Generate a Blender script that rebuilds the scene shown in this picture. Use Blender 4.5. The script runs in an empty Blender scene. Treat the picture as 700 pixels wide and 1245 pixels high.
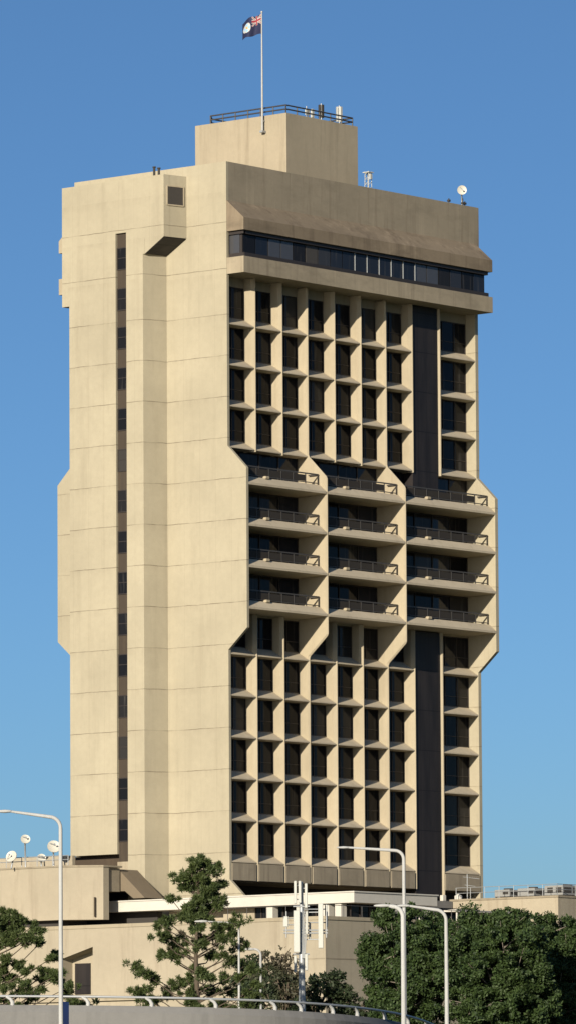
import bpy, bmesh, math, random
import numpy as np
from mathutils import Vector, Matrix
from math import sin, cos, pi, radians

S = bpy.context.scene
COL = S.collection

# ------------------------------------------------------------------ camera
F_PX, AL, PI_, RO, TX, TZ, DD = 7500.0, 0.8765493, 0.1052693, -0.0059943, -4.3283355, 22.2806, 443.1008
RV = Vector((cos(AL), -sin(AL), 0)); HV = Vector((sin(AL), cos(AL), 0)); ZV = Vector((0, 0, 1))
CAM = -TX * RV - DD * HV + Vector((0, 0, -TZ))
U0 = -sin(PI_) * HV + cos(PI_) * ZV
FW = cos(PI_) * HV + sin(PI_) * ZV
rx = cos(RO) * RV + sin(RO) * U0
ux = cos(RO) * U0 - sin(RO) * RV
cd = bpy.data.cameras.new('camera'); cam = bpy.data.objects.new('camera', cd); COL.objects.link(cam)
M = Matrix((rx, ux, -FW)).transposed().to_4x4(); M.translation = CAM
cam.matrix_world = M
cd.sensor_fit = 'VERTICAL'; cd.sensor_height = 24.0; cd.lens = 24.0 * F_PX / 1245.0
cd.clip_start = 1.0; cd.clip_end = 30000.0
S.camera = cam
HOR = 622.5 + F_PX * math.tan(PI_)


def at(px, py, d):
    """world point seen at a pixel of the 700 x 1245 photograph, d metres away horizontally"""
    u = (px - 350) ; v = -(py - 622.5)
    uu = u * cos(RO) - v * sin(RO); vv = v * cos(RO) + u * sin(RO)
    ray = FW + RV * (uu / F_PX) + U0 * (vv / F_PX)
    return CAM + ray * (d / ray.dot(HV))


# ------------------------------------------------------------------ light
SUN = Vector((-1.0, -0.31, 0.30)).normalized()
el = math.asin(SUN.z)
world = bpy.data.worlds.new('World'); S.world = world; world.use_nodes = True
nt = world.node_tree; nt.nodes.clear()
out = nt.nodes.new('ShaderNodeOutputWorld'); bg = nt.nodes.new('ShaderNodeBackground')
sky = nt.nodes.new('ShaderNodeTexSky'); sky.sky_type = 'NISHITA'; sky.sun_disc = False
sky.sun_elevation = el; sky.sun_rotation = math.atan2(SUN.x, SUN.y)
sky.air_density = 1.34; sky.dust_density = 2.2; sky.ozone_density = 6.8; sky.altitude = 0
tc = nt.nodes.new('ShaderNodeTexCoord')
sep = nt.nodes.new('ShaderNodeSeparateXYZ'); comb = nt.nodes.new('ShaderNodeCombineXYZ')
ma = nt.nodes.new('ShaderNodeMath'); ma.operation = 'MULTIPLY_ADD'; ma.inputs[1].default_value = 2.62; ma.inputs[2].default_value = 0.002
nrm = nt.nodes.new('ShaderNodeVectorMath'); nrm.operation = 'NORMALIZE'
nt.links.new(tc.outputs['Generated'], sep.inputs[0])
nt.links.new(sep.outputs[0], comb.inputs[0]); nt.links.new(sep.outputs[1], comb.inputs[1])
nt.links.new(sep.outputs[2], ma.inputs[0]); nt.links.new(ma.outputs[0], comb.inputs[2])
nt.links.new(comb.outputs[0], nrm.inputs[0]); nt.links.new(nrm.outputs[0], sky.inputs['Vector'])
nt.links.new(sky.outputs[0], bg.inputs[0]); bg.inputs[1].default_value = 0.092
nt.links.new(bg.outputs[0], out.inputs[0])
ld = bpy.data.lights.new('sun', 'SUN'); ld.energy = 5.0; ld.angle = radians(0.53); ld.color = (1.0, 0.905, 0.755)
lo = bpy.data.objects.new('sun', ld); COL.objects.link(lo)
lo.rotation_euler = (-SUN).to_track_quat('-Z', 'Y').to_euler(); lo.location = (-60, -60, 120)
S.view_settings.view_transform = 'Standard'; S.view_settings.look = 'None'
S.view_settings.gamma = 1.0; S.view_settings.use_curve_mapping = False
S.view_settings.exposure = 0.68
S.render.engine = 'CYCLES'

# ------------------------------------------------------------------ materials
def newmat(name, col, rough=0.8, metal=0.0, spec=0.5):
    m = bpy.data.materials.new(name); m.use_nodes = True
    b = m.node_tree.nodes['Principled BSDF']
    b.inputs['Base Color'].default_value = (*col, 1); b.inputs['Roughness'].default_value = rough
    b.inputs['Metallic'].default_value = metal; b.inputs['Specular IOR Level'].default_value = spec
    return m


def N(m, typ, **kw):
    n = m.node_tree.nodes.new(typ)
    for k, v in kw.items(): setattr(n, k, v)
    return n


def math_(m, op, a, b=None, c=None):
    n = N(m, 'ShaderNodeMath', operation=op)
    for i, v in enumerate((a, b, c)):
        if v is None: continue
        if isinstance(v, (int, float)): n.inputs[i].default_value = v
        else: m.node_tree.links.new(v, n.inputs[i])
    return n.outputs[0]


def mixc(m, fac, a, b, blend='MIX'):
    n = N(m, 'ShaderNodeMix', data_type='RGBA', blend_type=blend)
    L = m.node_tree.links
    for s, v in ((n.inputs[0], fac), (n.inputs[6], a), (n.inputs[7], b)):
        if isinstance(v, (int, float)): s.default_value = v
        elif isinstance(v, tuple): s.default_value = (*v, 1)
        else: L.new(v, s)
    return n.outputs[2]


def noise(m, vec, scale, detail=4, rough=0.55, sc=None):
    L = m.node_tree.links
    if sc:
        mp = N(m, 'ShaderNodeMapping'); mp.inputs['Scale'].default_value = sc
        L.new(vec, mp.inputs[0]); vec = mp.outputs[0]
    n = N(m, 'ShaderNodeTexNoise'); n.inputs['Scale'].default_value = scale
    n.inputs['Detail'].default_value = detail; n.inputs['Roughness'].default_value = rough
    L.new(vec, n.inputs['Vector']); return n.outputs[0]


def ramp(m, v, lo, hi):
    n = N(m, 'ShaderNodeMapRange'); n.inputs[1].default_value = lo; n.inputs[2].default_value = hi
    m.node_tree.links.new(v, n.inputs[0]); return n.outputs[0]


def concrete(name, col, dirt=(0.10, 0.075, 0.045), dirt_amt=0.35, joints=None, vertical=None, bump=0.15, pale=0.0):
    col = tuple(x / 1.33 for x in col)
    m = newmat(name, col, 0.85, spec=0.25); L = m.node_tree.links
    b = m.node_tree.nodes['Principled BSDF']
    g = N(m, 'ShaderNodeNewGeometry'); pos = g.outputs['Position']
    big = noise(m, pos, 0.16, 5, 0.6); fine = noise(m, pos, 2.4, 6, 0.7); grit = noise(m, pos, 14.0, 3, 0.6)
    streak = noise(m, pos, 1.0, 4, 0.65, (1.3, 1.3, 0.10))
    c = mixc(m, ramp(m, big, 0.3, 0.7), tuple(x * 0.88 for x in col), tuple(min(1, x * 1.08) for x in col))
    c = mixc(m, math_(m, 'MULTIPLY', ramp(m, fine, 0.35, 0.75), 0.22), c, tuple(x * 0.62 for x in col))
    c = mixc(m, math_(m, 'MULTIPLY', ramp(m, streak, 0.52, 0.78), dirt_amt), c, dirt)
    c = mixc(m, math_(m, 'MULTIPLY', ramp(m, grit, 0.45, 0.8), 0.15), c, tuple(x * 0.55 for x in col))
    if pale:
        # lime runs washed down the face and sooty patches between them
        run = noise(m, pos, 1.0, 5, 0.7, (0.9, 0.9, 0.06)); pt = noise(m, pos, 0.5, 5, 0.7, (0.6, 0.6, 1.6))
        c = mixc(m, math_(m, 'MULTIPLY', ramp(m, run, 0.54, 0.72), pale), c, tuple(min(1, x * 1.55) for x in col))
        c = mixc(m, math_(m, 'MULTIPLY', ramp(m, pt, 0.48, 0.72), pale), c, tuple(x * 0.5 for x in col))
    sp = N(m, 'ShaderNodeSeparateXYZ'); L.new(pos, sp.inputs[0]); z = sp.outputs[2]
    if joints:
        # thin construction joints every storey, and two in the tall storeys at the top
        wob = math_(m, 'MULTIPLY', math_(m, 'SUBTRACT', noise(m, pos, 0.9, 2), 0.5), 0.10)
        zz = math_(m, 'ADD', z, wob)
        fr = math_(m, 'ABSOLUTE', math_(m, 'SUBTRACT', math_(m, 'PINGPONG', zz, 1.5), 0.0))
        l1 = math_(m, 'LESS_THAN', fr, 0.027)
        l1 = math_(m, 'MULTIPLY', l1, math_(m, 'LESS_THAN', z, 40.0))
        l2 = math_(m, 'LESS_THAN', math_(m, 'ABSOLUTE', math_(m, 'SUBTRACT', zz, 42.35)), 0.027)
        l3 = math_(m, 'LESS_THAN', math_(m, 'ABSOLUTE', math_(m, 'SUBTRACT', zz, 45.75)), 0.027)
        ll = math_(m, 'MAXIMUM', math_(m, 'MAXIMUM', l1, l2), l3)
        brk = ramp(m, noise(m, pos, 0.5, 3), 0.36, 0.56)
        c = mixc(m, math_(m, 'MULTIPLY', ll, math_(m, 'ADD', 0.18, math_(m, 'MULTIPLY', brk, 0.45))), c, (0.07, 0.05, 0.03))
        # stain just under the joint
        f2 = N(m, 'ShaderNodeMath', operation='MODULO'); L.new(math_(m, 'ADD', zz, 300.0), f2.inputs[0]); f2.inputs[1].default_value = 3.0
        und = ramp(m, f2.outputs[0], 2.45, 3.0)
        c = mixc(m, math_(m, 'MULTIPLY', math_(m, 'MULTIPLY', und, 0.16), ramp(m, noise(m, pos, 1.0, 3, 0.6, (2.2, 2.2, 0.15)), 0.4, 0.7)), c, dirt)
    if vertical:
        y = sp.outputs[1]
        f3 = math_(m, 'LESS_THAN', math_(m, 'PINGPONG', math_(m, 'ADD', y, 0.35), vertical / 2), 0.018)
        c = mixc(m, math_(m, 'MULTIPLY', f3, 0.13), c, (0.10, 0.07, 0.04))
    L.new(c, b.inputs['Base Color'])
    if bump:
        bp = N(m, 'ShaderNodeBump'); bp.inputs['Strength'].default_value = bump; bp.inputs['Distance'].default_value = 0.03
        L.new(fine, bp.inputs['Height']); L.new(bp.outputs[0], b.inputs['Normal'])
    return m


CREAM = (0.425, 0.376, 0.268)
m_wall = concrete('wall_concrete', CREAM, joints=True, vertical=1.5, dirt_amt=0.16, pale=0.04)
m_conc = concrete('facade_concrete', (0.40, 0.34, 0.24), dirt_amt=0.38)
m_fin = concrete('fin_concrete', (0.44, 0.375, 0.262), dirt_amt=0.22)
m_sill = concrete('pale_sill_concrete', (0.55, 0.47, 0.34), dirt_amt=0.25)
m_old = concrete('weathered_shaded_concrete', (0.33, 0.28, 0.20), dirt=(0.09, 0.065, 0.045), dirt_amt=0.6, pale=0.4)  # weathering, plus a darker base that puts shade into the window side
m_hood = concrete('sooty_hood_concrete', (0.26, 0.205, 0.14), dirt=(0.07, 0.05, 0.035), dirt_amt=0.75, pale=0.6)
m_band = concrete('stained_band_concrete', (0.38, 0.32, 0.225), dirt=(0.10, 0.075, 0.05), dirt_amt=0.5, pale=0.5)
m_pod = concrete('podium_concrete', (0.41, 0.355, 0.26), dirt=(0.12, 0.085, 0.055), dirt_amt=0.4)
m_road_c = concrete('barrier_concrete', (0.20, 0.195, 0.185), dirt=(0.08, 0.08, 0.075), dirt_amt=0.5)
m_spandrel = concrete('brown_spandrel', (0.060, 0.046, 0.033), dirt_amt=0.3)
m_white = concrete('white_paint', (0.60, 0.57, 0.50), dirt=(0.35, 0.32, 0.28), dirt_amt=0.25, bump=0.05)
m_brown = newmat('bronze_cladding', (0.020, 0.014, 0.012), 0.5, spec=0.25)
g_ = N(m_brown, 'ShaderNodeNewGeometry'); s_ = N(m_brown, 'ShaderNodeSeparateXYZ'); m_brown.node_tree.links.new(g_.outputs['Position'], s_.inputs[0])
seam = math_(m_brown, 'LESS_THAN', math_(m_brown, 'PINGPONG', math_(m_brown, 'ADD', s_.outputs[2], 0.6), 1.5), 0.03)
vs_ = math_(m_brown, 'LESS_THAN', math_(m_brown, 'PINGPONG', math_(m_brown, 'ADD', s_.outputs[0], 0.24), 0.51), 0.012)
cb = mixc(m_brown, ramp(m_brown, noise(m_brown, g_.outputs['Position'], 0.6, 4, 0.6, (2.0, 2.0, 0.3)), 0.35, 0.7), (0.013, 0.011, 0.011), (0.024, 0.020, 0.019))
cb = mixc(m_brown, math_(m_brown, 'MAXIMUM', seam, vs_), cb, (0.006, 0.005, 0.005))
m_brown.node_tree.links.new(cb, m_brown.node_tree.nodes['Principled BSDF'].inputs['Base Color'])
m_frame = newmat('bronze_frame', (0.035, 0.028, 0.024), 0.5, 0.3)
m_rail = newmat('rail_metal', (0.06, 0.055, 0.05), 0.5, 0.3)
m_dkbr = concrete('painted_shade_dark', (0.075, 0.055, 0.038), dirt_amt=0.3)  # shade under the overhang, given as a dark base colour
m_mid = concrete('painted_shade_brown', (0.20, 0.16, 0.11), dirt_amt=0.4)  # shaded look of the stair enclosure, given as a brown base colour
m_steel = newmat('galvanised_steel', (0.30, 0.31, 0.31), 0.5, 0.4)
m_lampw = concrete('lamp_paint', (0.47, 0.47, 0.45), dirt=(0.16, 0.15, 0.13), dirt_amt=0.55, bump=0.0)
m_dark = newmat('dark_parts_and_shade', (0.03, 0.026, 0.022), 0.9)  # near-black parts, and recess walls with shade put into their colour
m_antw = newmat('antenna_plastic', (0.38, 0.38, 0.34), 0.5)
m_mach = newmat('machine_grey', (0.20, 0.20, 0.19), 0.6)
m_dish = newmat('dish_white', (0.42, 0.40, 0.34), 0.5)
m_blue = newmat('blue_sign', (0.03, 0.12, 0.42), 0.5)


def glassmat(name, col, var=0.5, rough=0.04, spec=0.3):
    m = newmat(name, col, rough, 0.0, spec); L = m.node_tree.links
    b = m.node_tree.nodes['Principled BSDF']
    oi = N(m, 'ShaderNodeObjectInfo'); g = N(m, 'ShaderNodeNewGeometry')
    nz = noise(m, g.outputs['Position'], 0.35, 2)
    nv = noise(m, g.outputs['Position'], 1.1, 2, 0.5, (3.0, 3.0, 0.25))
    c = mixc(m, math_(m, 'MULTIPLY', math_(m, 'POWER', oi.outputs['Random'], 4.0), var), col, (0.10, 0.09, 0.075))
    c = mixc(m, math_(m, 'MULTIPLY', ramp(m, nv, 0.58, 0.75), var * 0.6), c, (0.12, 0.11, 0.095))
    L.new(c, b.inputs['Base Color'])
    bp = N(m, 'ShaderNodeBump'); bp.inputs['Strength'].default_value = 0.25; bp.inputs['Distance'].default_value = 0.02
    L.new(nz, bp.inputs['Height']); L.new(bp.outputs[0], b.inputs['Normal'])
    return m


m_glass = glassmat('tinted_glass', (0.008, 0.008, 0.009), 0.5, spec=0.12)
m_glass2 = glassmat('strip_glass', (0.010, 0.013, 0.020), 0.3, spec=0.2)
m_curt = newmat('curtained_glass', (0.045, 0.045, 0.048), 0.2)
m_balg = newmat('balustrade_glass', (0.032, 0.028, 0.024), 0.6, spec=0.12)


def leafmat(name, a, b_, c_, tr=0.25):
    m = bpy.data.materials.new(name); m.use_nodes = True; L = m.node_tree.links
    p = m.node_tree.nodes['Principled BSDF']; p.inputs['Roughness'].default_value = 0.6
    p.inputs['Specular IOR Level'].default_value = 0.3
    g = N(m, 'ShaderNodeNewGeometry')
    rnd = g.outputs['Random Per Island']
    a, b_, c_ = [tuple(x / 1.15 for x in q) for q in (a, b_, c_)]
    c = mixc(m, rnd, a, b_)
    c = mixc(m, ramp(m, noise(m, g.outputs['Position'], 0.55, 3), 0.4, 0.68), c, c_)
    L.new(c, p.inputs['Base Color'])
    t = N(m, 'ShaderNodeBsdfTranslucent'); L.new(c, t.inputs[0])
    mx = N(m, 'ShaderNodeMixShader'); mx.inputs[0].default_value = tr
    L.new(p.outputs[0], mx.inputs[1]); L.new(t.outputs[0], mx.inputs[2])
    L.new(mx.outputs[0], m.node_tree.nodes['Material Output'].inputs[0])
    return m


m_pine = leafmat('pine_needles', (0.035, 0.056, 0.018), (0.095, 0.125, 0.038), (0.065, 0.088, 0.024))
m_leaf = leafmat('broad_leaves', (0.011, 0.026, 0.009), (0.062, 0.100, 0.027), (0.048, 0.078, 0.020))
m_leaf2 = leafmat('shrub_leaves', (0.022, 0.038, 0.016), (0.050, 0.065, 0.030), (0.030, 0.045, 0.018))
m_dry = leafmat('reddish_leaves', (0.06, 0.05, 0.03), (0.10, 0.08, 0.05), (0.045, 0.062, 0.03))
m_bark = concrete('bark', (0.11, 0.085, 0.06), dirt=(0.04, 0.03, 0.02), dirt_amt=0.5)
m_barkl = concrete('pale_bark', (0.22, 0.19, 0.15), dirt=(0.06, 0.05, 0.04), dirt_amt=0.5)
m_ground = concrete('ground_grass', (0.08, 0.10, 0.04), dirt=(0.12, 0.10, 0.07), dirt_amt=0.5)
m_asph = concrete('asphalt', (0.05, 0.05, 0.05), dirt=(0.03, 0.03, 0.03), dirt_amt=0.5)
m_water = newmat('river_water', (0.02, 0.03, 0.03), 0.08)

# ------------------------------------------------------------------ mesh helpers
WL = {}          # world location of each object (no rotations on parents)


class MB:
    def __init__(s): s.v = []; s.f = []; s.smooth = []

    def add(s, vs, fs, sm=False):
        o = len(s.v); s.v += [tuple(v) for v in vs]; s.f += [tuple(o + i for i in f) for f in fs]; s.smooth += [sm] * len(fs)

    def box(s, x0, x1, y0, y1, z0, z1):
        s.add([(x0, y0, z0), (x1, y0, z0), (x1, y1, z0), (x0, y1, z0), (x0, y0, z1), (x1, y0, z1), (x1, y1, z1), (x0, y1, z1)],
              [(0, 3, 2, 1), (4, 5, 6, 7), (0, 1, 5, 4), (1, 2, 6, 5), (2, 3, 7, 6), (3, 0, 4, 7)]); return s

    def obox(s, c, a, b, hx, hy, hz):
        """box centred at c with horizontal unit axes a, b"""
        c = Vector(c); vs = []
        for dz in (-hz, hz):
            for i, j in ((-1, -1), (1, -1), (1, 1), (-1, 1)):
                vs.append(c + a * hx * i + b * hy * j + Vector((0, 0, dz)))
        s.add(vs, [(0, 3, 2, 1), (4, 5, 6, 7), (0, 1, 5, 4), (1, 2, 6, 5), (2, 3, 7, 6), (3, 0, 4, 7)]); return s

    def prism_x(s, poly, x0, x1):
        """poly of (y, z) extruded along x"""
        n = len(poly)
        s.add([(x0, y, z) for y, z in poly] + [(x1, y, z) for y, z in poly],
              [tuple(range(n)), tuple(reversed(range(n, 2 * n)))] + [((i + 1) % n, i, n + i, n + (i + 1) % n) for i in range(n)]); return s

    def prism_z(s, poly, z0, z1):
        n = len(poly)
        s.add([(x, y, z0) for x, y in poly] + [(x, y, z1) for x, y in poly],
              [tuple(reversed(range(n))), tuple(range(n, 2 * n))] + [(i, (i + 1) % n, n + (i + 1) % n, n + i) for i in range(n)]); return s

    def tube(s, pts, rad, seg=8, sm=True):
        pts = [Vector(p) for p in pts]; n = len(pts)
        if isinstance(rad, (int, float)): rad = [rad] * n
        vs = []
        for i, p in enumerate(pts):
            t = (pts[min(i + 1, n - 1)] - pts[max(i - 1, 0)]).normalized()
            a = t.orthogonal().normalized() if i == 0 else (pa - t * pa.dot(t)).normalized()
            pa = a; b = t.cross(a)
            for k in range(seg):
                th = 2 * pi * k / seg; vs.append(p + (a * cos(th) + b * sin(th)) * rad[i])
        fs = [(i * seg + k, i * seg + (k + 1) % seg, (i + 1) * seg + (k + 1) % seg, (i + 1) * seg + k) for i in range(n - 1) for k in range(seg)]
        s.add(vs, fs, sm)
        s.add(vs[:seg], [tuple(reversed(range(seg)))]); s.add(vs[-seg:], [tuple(range(seg))]); return s

    def build(s, name, mat, parent=None, bevel=0):
        vs = np.array(s.v, float)
        lo = vs.min(0); hi = vs.max(0); o = np.array([(lo[0] + hi[0]) / 2, (lo[1] + hi[1]) / 2, lo[2]])
        me = bpy.data.meshes.new(name); me.from_pydata([tuple(v) for v in (vs - o)], [], s.f); me.update()
        bm = bmesh.new(); bm.from_mesh(me); bmesh.ops.recalc_face_normals(bm, faces=bm.faces[:])
        if bevel: bmesh.ops.bevel(bm, geom=[e for e in bm.edges if len(e.link_faces) == 2 and e.calc_face_angle(0) > 0.6], offset=bevel, segments=1, affect='EDGES')
        bm.to_mesh(me); bm.free()
        if not bevel: me.polygons.foreach_set('use_smooth', s.smooth)
        ob = bpy.data.objects.new(name, me); COL.objects.link(ob)
        if mat: me.materials.append(mat)
        o = Vector(o); WL[ob] = o
        if parent is not None: ob.parent = parent; ob.location = o - WL[parent]
        else: ob.location = o
        return ob


def tag(o, label=None, cat=None, group=None, kind=None):
    if label: o['label'] = label
    if cat: o['category'] = cat
    if group: o['group'] = group
    if kind: o['kind'] = kind
    return o


def empty(name, loc, label, cat, group=None):
    o = bpy.data.objects.new(name, None); COL.objects.link(o); o.location = Vector(loc); WL[o] = Vector(loc)
    o.empty_display_size = 0.5
    return tag(o, label, cat, group)


def dup(o, delta, parent=None, _top=True):
    c = o.copy(); COL.objects.link(c)
    if parent is not None: c.parent = parent
    if _top: c.location = Vector(o.location) + Vector(delta)
    WL[c] = WL[o] + Vector(delta)
    for ch in o.children: dup(ch, delta, c, False)
    return c


# ------------------------------------------------------------------ ground
GZ = -17.5
NEAR = 255.0      # the bank starts this far from the camera
def hq(a, d, z):  # a metres right, d metres ahead of the camera
    p = CAM + RV * a + HV * d; return (p.x, p.y, z)
g = MB(); g.add([hq(-9000, NEAR, GZ), hq(9000, NEAR, GZ), hq(9000, 12000, GZ), hq(-9000, 12000, GZ)], [(0, 1, 2, 3)])
g.add([hq(-9000, NEAR, GZ), hq(9000, NEAR, GZ), hq(9000, NEAR - 4, -24.5), hq(-9000, NEAR - 4, -24.5)], [(3, 2, 1, 0)])
tag(g.build('ground', m_ground), kind='structure')
g = MB(); g.add([hq(-9000, -3000, -24), hq(9000, -3000, -24), hq(9000, NEAR - 2, -24), hq(-9000, NEAR - 2, -24)], [(0, 1, 2, 3)])
tag(g.build('river', m_water), kind='structure')

# ================================================================== HOTEL TOWER
PZ = -5.6            # podium roof level
W = 14.75            # depth of the tower
XE = 29.45           # length of the window side
B = 1.75             # how far the balcony storeys bulge
T = empty('hotel_tower', (14.7, 7.4, PZ), 'tall cream concrete hotel tower with deep gridded windows and bulging balcony storeys halfway up', 'building')
FR = [0.25, 3.24, 6.28, 9.30, 12.34, 15.41, 18.43, 21.50]      # right edges of the fins
FT = 0.25
ROOF = 50.2

# the blank end walls: one slab each, with the bulges and flared foot in their outline
def end_poly(zb, flare=True):
    p = []
    if flare: p += [(-1.6, zb), (-1.6, -3.4), (0, -1.95)]
    else: p += [(0, zb)]
    p += [(0, 14.6), (-B, 16.1), (-B, 27.7), (0, 29.4), (0, ROOF)]
    p += [(W, ROOF), (W, 29.4), (W + B, 27.7), (W + B, 16.1), (W, 14.6), (W, zb)]
    return p
MB().prism_x(end_poly(PZ), 0, 0.25).build('end_wall', m_wall, T)
MB().prism_x([(y, min(z, 45.03)) for y, z in end_poly(-2.9, False)], 29.10, XE).build('end_wall', m_wall, T)
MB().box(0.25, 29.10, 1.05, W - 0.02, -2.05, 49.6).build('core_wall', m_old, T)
MB().box(0.25, 21.3, 4.5, W - 0.05, PZ, -2.055).box(21.3, 29.1, 1.4, W - 0.05, PZ, -2.055).build('base_wall', m_dark, T)  # near-black puts the deep shade below the band into the wall colour
# roof slab and parapet
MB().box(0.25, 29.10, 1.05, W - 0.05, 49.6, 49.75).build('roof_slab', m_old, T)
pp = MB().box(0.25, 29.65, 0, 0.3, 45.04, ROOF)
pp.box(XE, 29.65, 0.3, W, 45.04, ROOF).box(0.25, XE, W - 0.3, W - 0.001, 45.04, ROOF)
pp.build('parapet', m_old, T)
# overhanging top floor: sloped hood, glazed strip, lower band (both long sides)
hood = MB()
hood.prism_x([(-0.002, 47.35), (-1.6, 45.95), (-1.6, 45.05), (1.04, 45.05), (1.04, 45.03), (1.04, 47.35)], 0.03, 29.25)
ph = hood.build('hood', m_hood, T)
lb = MB().prism_x([(-1.6, 43.12), (-1.6, 41.93), (1.04, 41.93), (1.04, 43.12)], 0.03, 29.25)
lb.build('lower_band', m_band, T)
bk = MB().prism_x([(W, 47.35), (W + 1.6, 45.95), (W + 1.6, 45.05), (W - 1, 45.05), (W - 1, 47.35)], 0.03, 29.25)
bk.box(0.03, 29.25, W - 1, W + 1.6, 41.93, 43.12)
bk.build('rear_band', m_conc, T)
MB().box(0.4, 28.9, W - 0.9, W + 1.1, 43.12, 45.05).build('rear_window_strip', m_glass2, T)
# glazed strip
st = MB().box(0.45, 28.85, -1.1, 1.0, 43.13, 45.045).build('window_strip', m_frame, T)
tr = MB().box(0.30, 28.95, -1.45, -1.05, 43.123, 43.42).box(0.30, 28.95, -1.40, -1.05, 44.80, 45.047)
tr.box(0.26, 0.45, -1.40, 1.0, 43.123, 43.42).box(0.26, 0.45, -1.40, 1.0, 44.80, 45.047).build('strip_trim', m_frame, st)
random.seed(4)
npn = 20; wv = (28.85 - 0.45) / npn
curt = {2: 1, 3: 1, 5: 1, 12: 0, 13: 1, 15: 1, 17: 1}
for i in range(npn):
    a = 0.45 + i * wv
    MB().box(a + 0.05, a + wv - 0.05, -1.16, -1.102, 43.43, 44.79).build('pane', m_curt if (i in (2, 3, 14, 15)) else (m_glass if i in (0, 4, 5, 16, 18) else m_glass2), st)
    if 9 <= i <= 14: MB().box(a - 0.035, a + 0.035, -1.22, -1.17, 43.43, 44.79).build('mullion', m_steel, st)
MB().box(0.40, 0.448, -0.9, 0.9, 43.43, 44.79).build('pane', m_curt, st)

# fins ---------------------------------------------------------------
def fin_mb(x0, x1, z0, z1):
    return MB().prism_z([(x0, 0.26), (x0 + 0.19, 0), (x1 - 0.01, 0), (x1, 0.01), (x1, 1.04), (x0, 1.04)], z0, z1)
def fin_poly(z0, z1): return [(0, z0), (0, z1), (1.04, z1), (1.04, z0)]
for i in (1, 2, 4, 5, 7):
    fin_mb(FR[i] - FT, FR[i], 29.2, 41.93).build('fin', m_fin, T)
    fin_mb(FR[i] - FT, FR[i], -2.0, 17.35).build('fin', m_fin, T)
for i in (3, 6):
    MB().prism_x([(0, -2.0), (0, 14.6), (-B, 16.1), (-B, 27.7), (0, 29.4), (0, 41.93), (1.04, 41.93), (1.04, -2.0)], FR[i] - FT, FR[i]).build('balcony_wall', m_fin, T, bevel=0.10)
for z0, z1 in ((29.2, 41.93), (-2.6, 17.35)):
    fin_mb(24.57, 24.85, z0, z1).build('fin', m_fin, T)
# dark bronze riser panel
MB().box(21.503, 24.567, 0.12, 1.04, 27.05, 41.92).build('cladding_panel', m_brown, T)
MB().box(21.503, 24.567, 0.12, 1.04, -2.6, 17.3).build('cladding_panel', m_brown, T)

# sills and windows ----------------------------------------------------
def sill_mb(x0, x1, k):
    z = 3 * k
    return MB().prism_x([(0.02, z - 0.70), (0.02, z - 0.62), (0.95, z - 0.05), (1.045, z - 0.05), (1.045, z - 0.75), (0.6, z - 0.75)], x0 + 0.003, x1 - 0.003)
def window(x0, x1, z0, z1, cols, name='window', pane_mat=None):
    f = MB(); y0, y1 = 0.93, 1.045; t = 0.06
    f.box(x0 + .003, x1 - .003, y0, y1, z0, z0 + t).box(x0 + .003, x1 - .003, y0, y1, z1 - t, z1)
    f.box(x0 + .003, x0 + t, y0, y1, z0 + t, z1 - t).box(x1 - t, x1 - .003, y0, y1, z0 + t, z1 - t)
    w = (x1 - x0) / cols
    for c in range(1, cols): f.box(x0 + w * c - t / 2, x0 + w * c + t / 2, y0 + .01, y1, z0 + t, z1 - t)
    f.box(x0 + t, x1 - t, y0 + .02, y1, z0 + 0.75, z0 + 0.80)
    fo = f.build(name, m_frame, T)
    MB().box(x0 + .02, x1 - .02, 1.0, 1.046, z0 + .02, z1 - .02).build('pane', pane_mat or m_glass, fo)
    return fo
bays = [(FR[i], FR[i + 1] - FT) for i in range(7)] + [(24.85, 29.10)]
rows_hi = [13, 12, 11, 10]; rows_lo = [5, 4, 3, 2, 1, 0]
for x0, x1 in bays:
    wide = x1 - x0 > 3.5
    s0 = w0 = None
    for k in rows_hi + rows_lo:
        dz = (0, 0, 3 * (k - 13))
        if s0 is None:
            s0 = sill_mb(x0, x1, 13).build('sill', m_sill, T)
            w0 = window(x0, x1, 3 * 13 - 0.048, 3 * 13 + 2.248, 3 if wide else 2)
        else:
            dup(s0, dz, T); dup(w0, dz, T)
    # beam over the top row
    MB().box(x0 + .003, x1 - .003, 0.9, 1.04, 41.25, 41.925).build('beam', m_conc, T)
    MB().box(x0 + .003, x1 - .003, 0.9, 1.04, 17.25, 17.6).build('beam', m_conc, T)
    # base band panel
    MB().box(x0 + .02, x1 - .02, -0.03, 1.04, -2.0, -0.755).build('base_panel', m_old, T, bevel=0.02)

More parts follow.
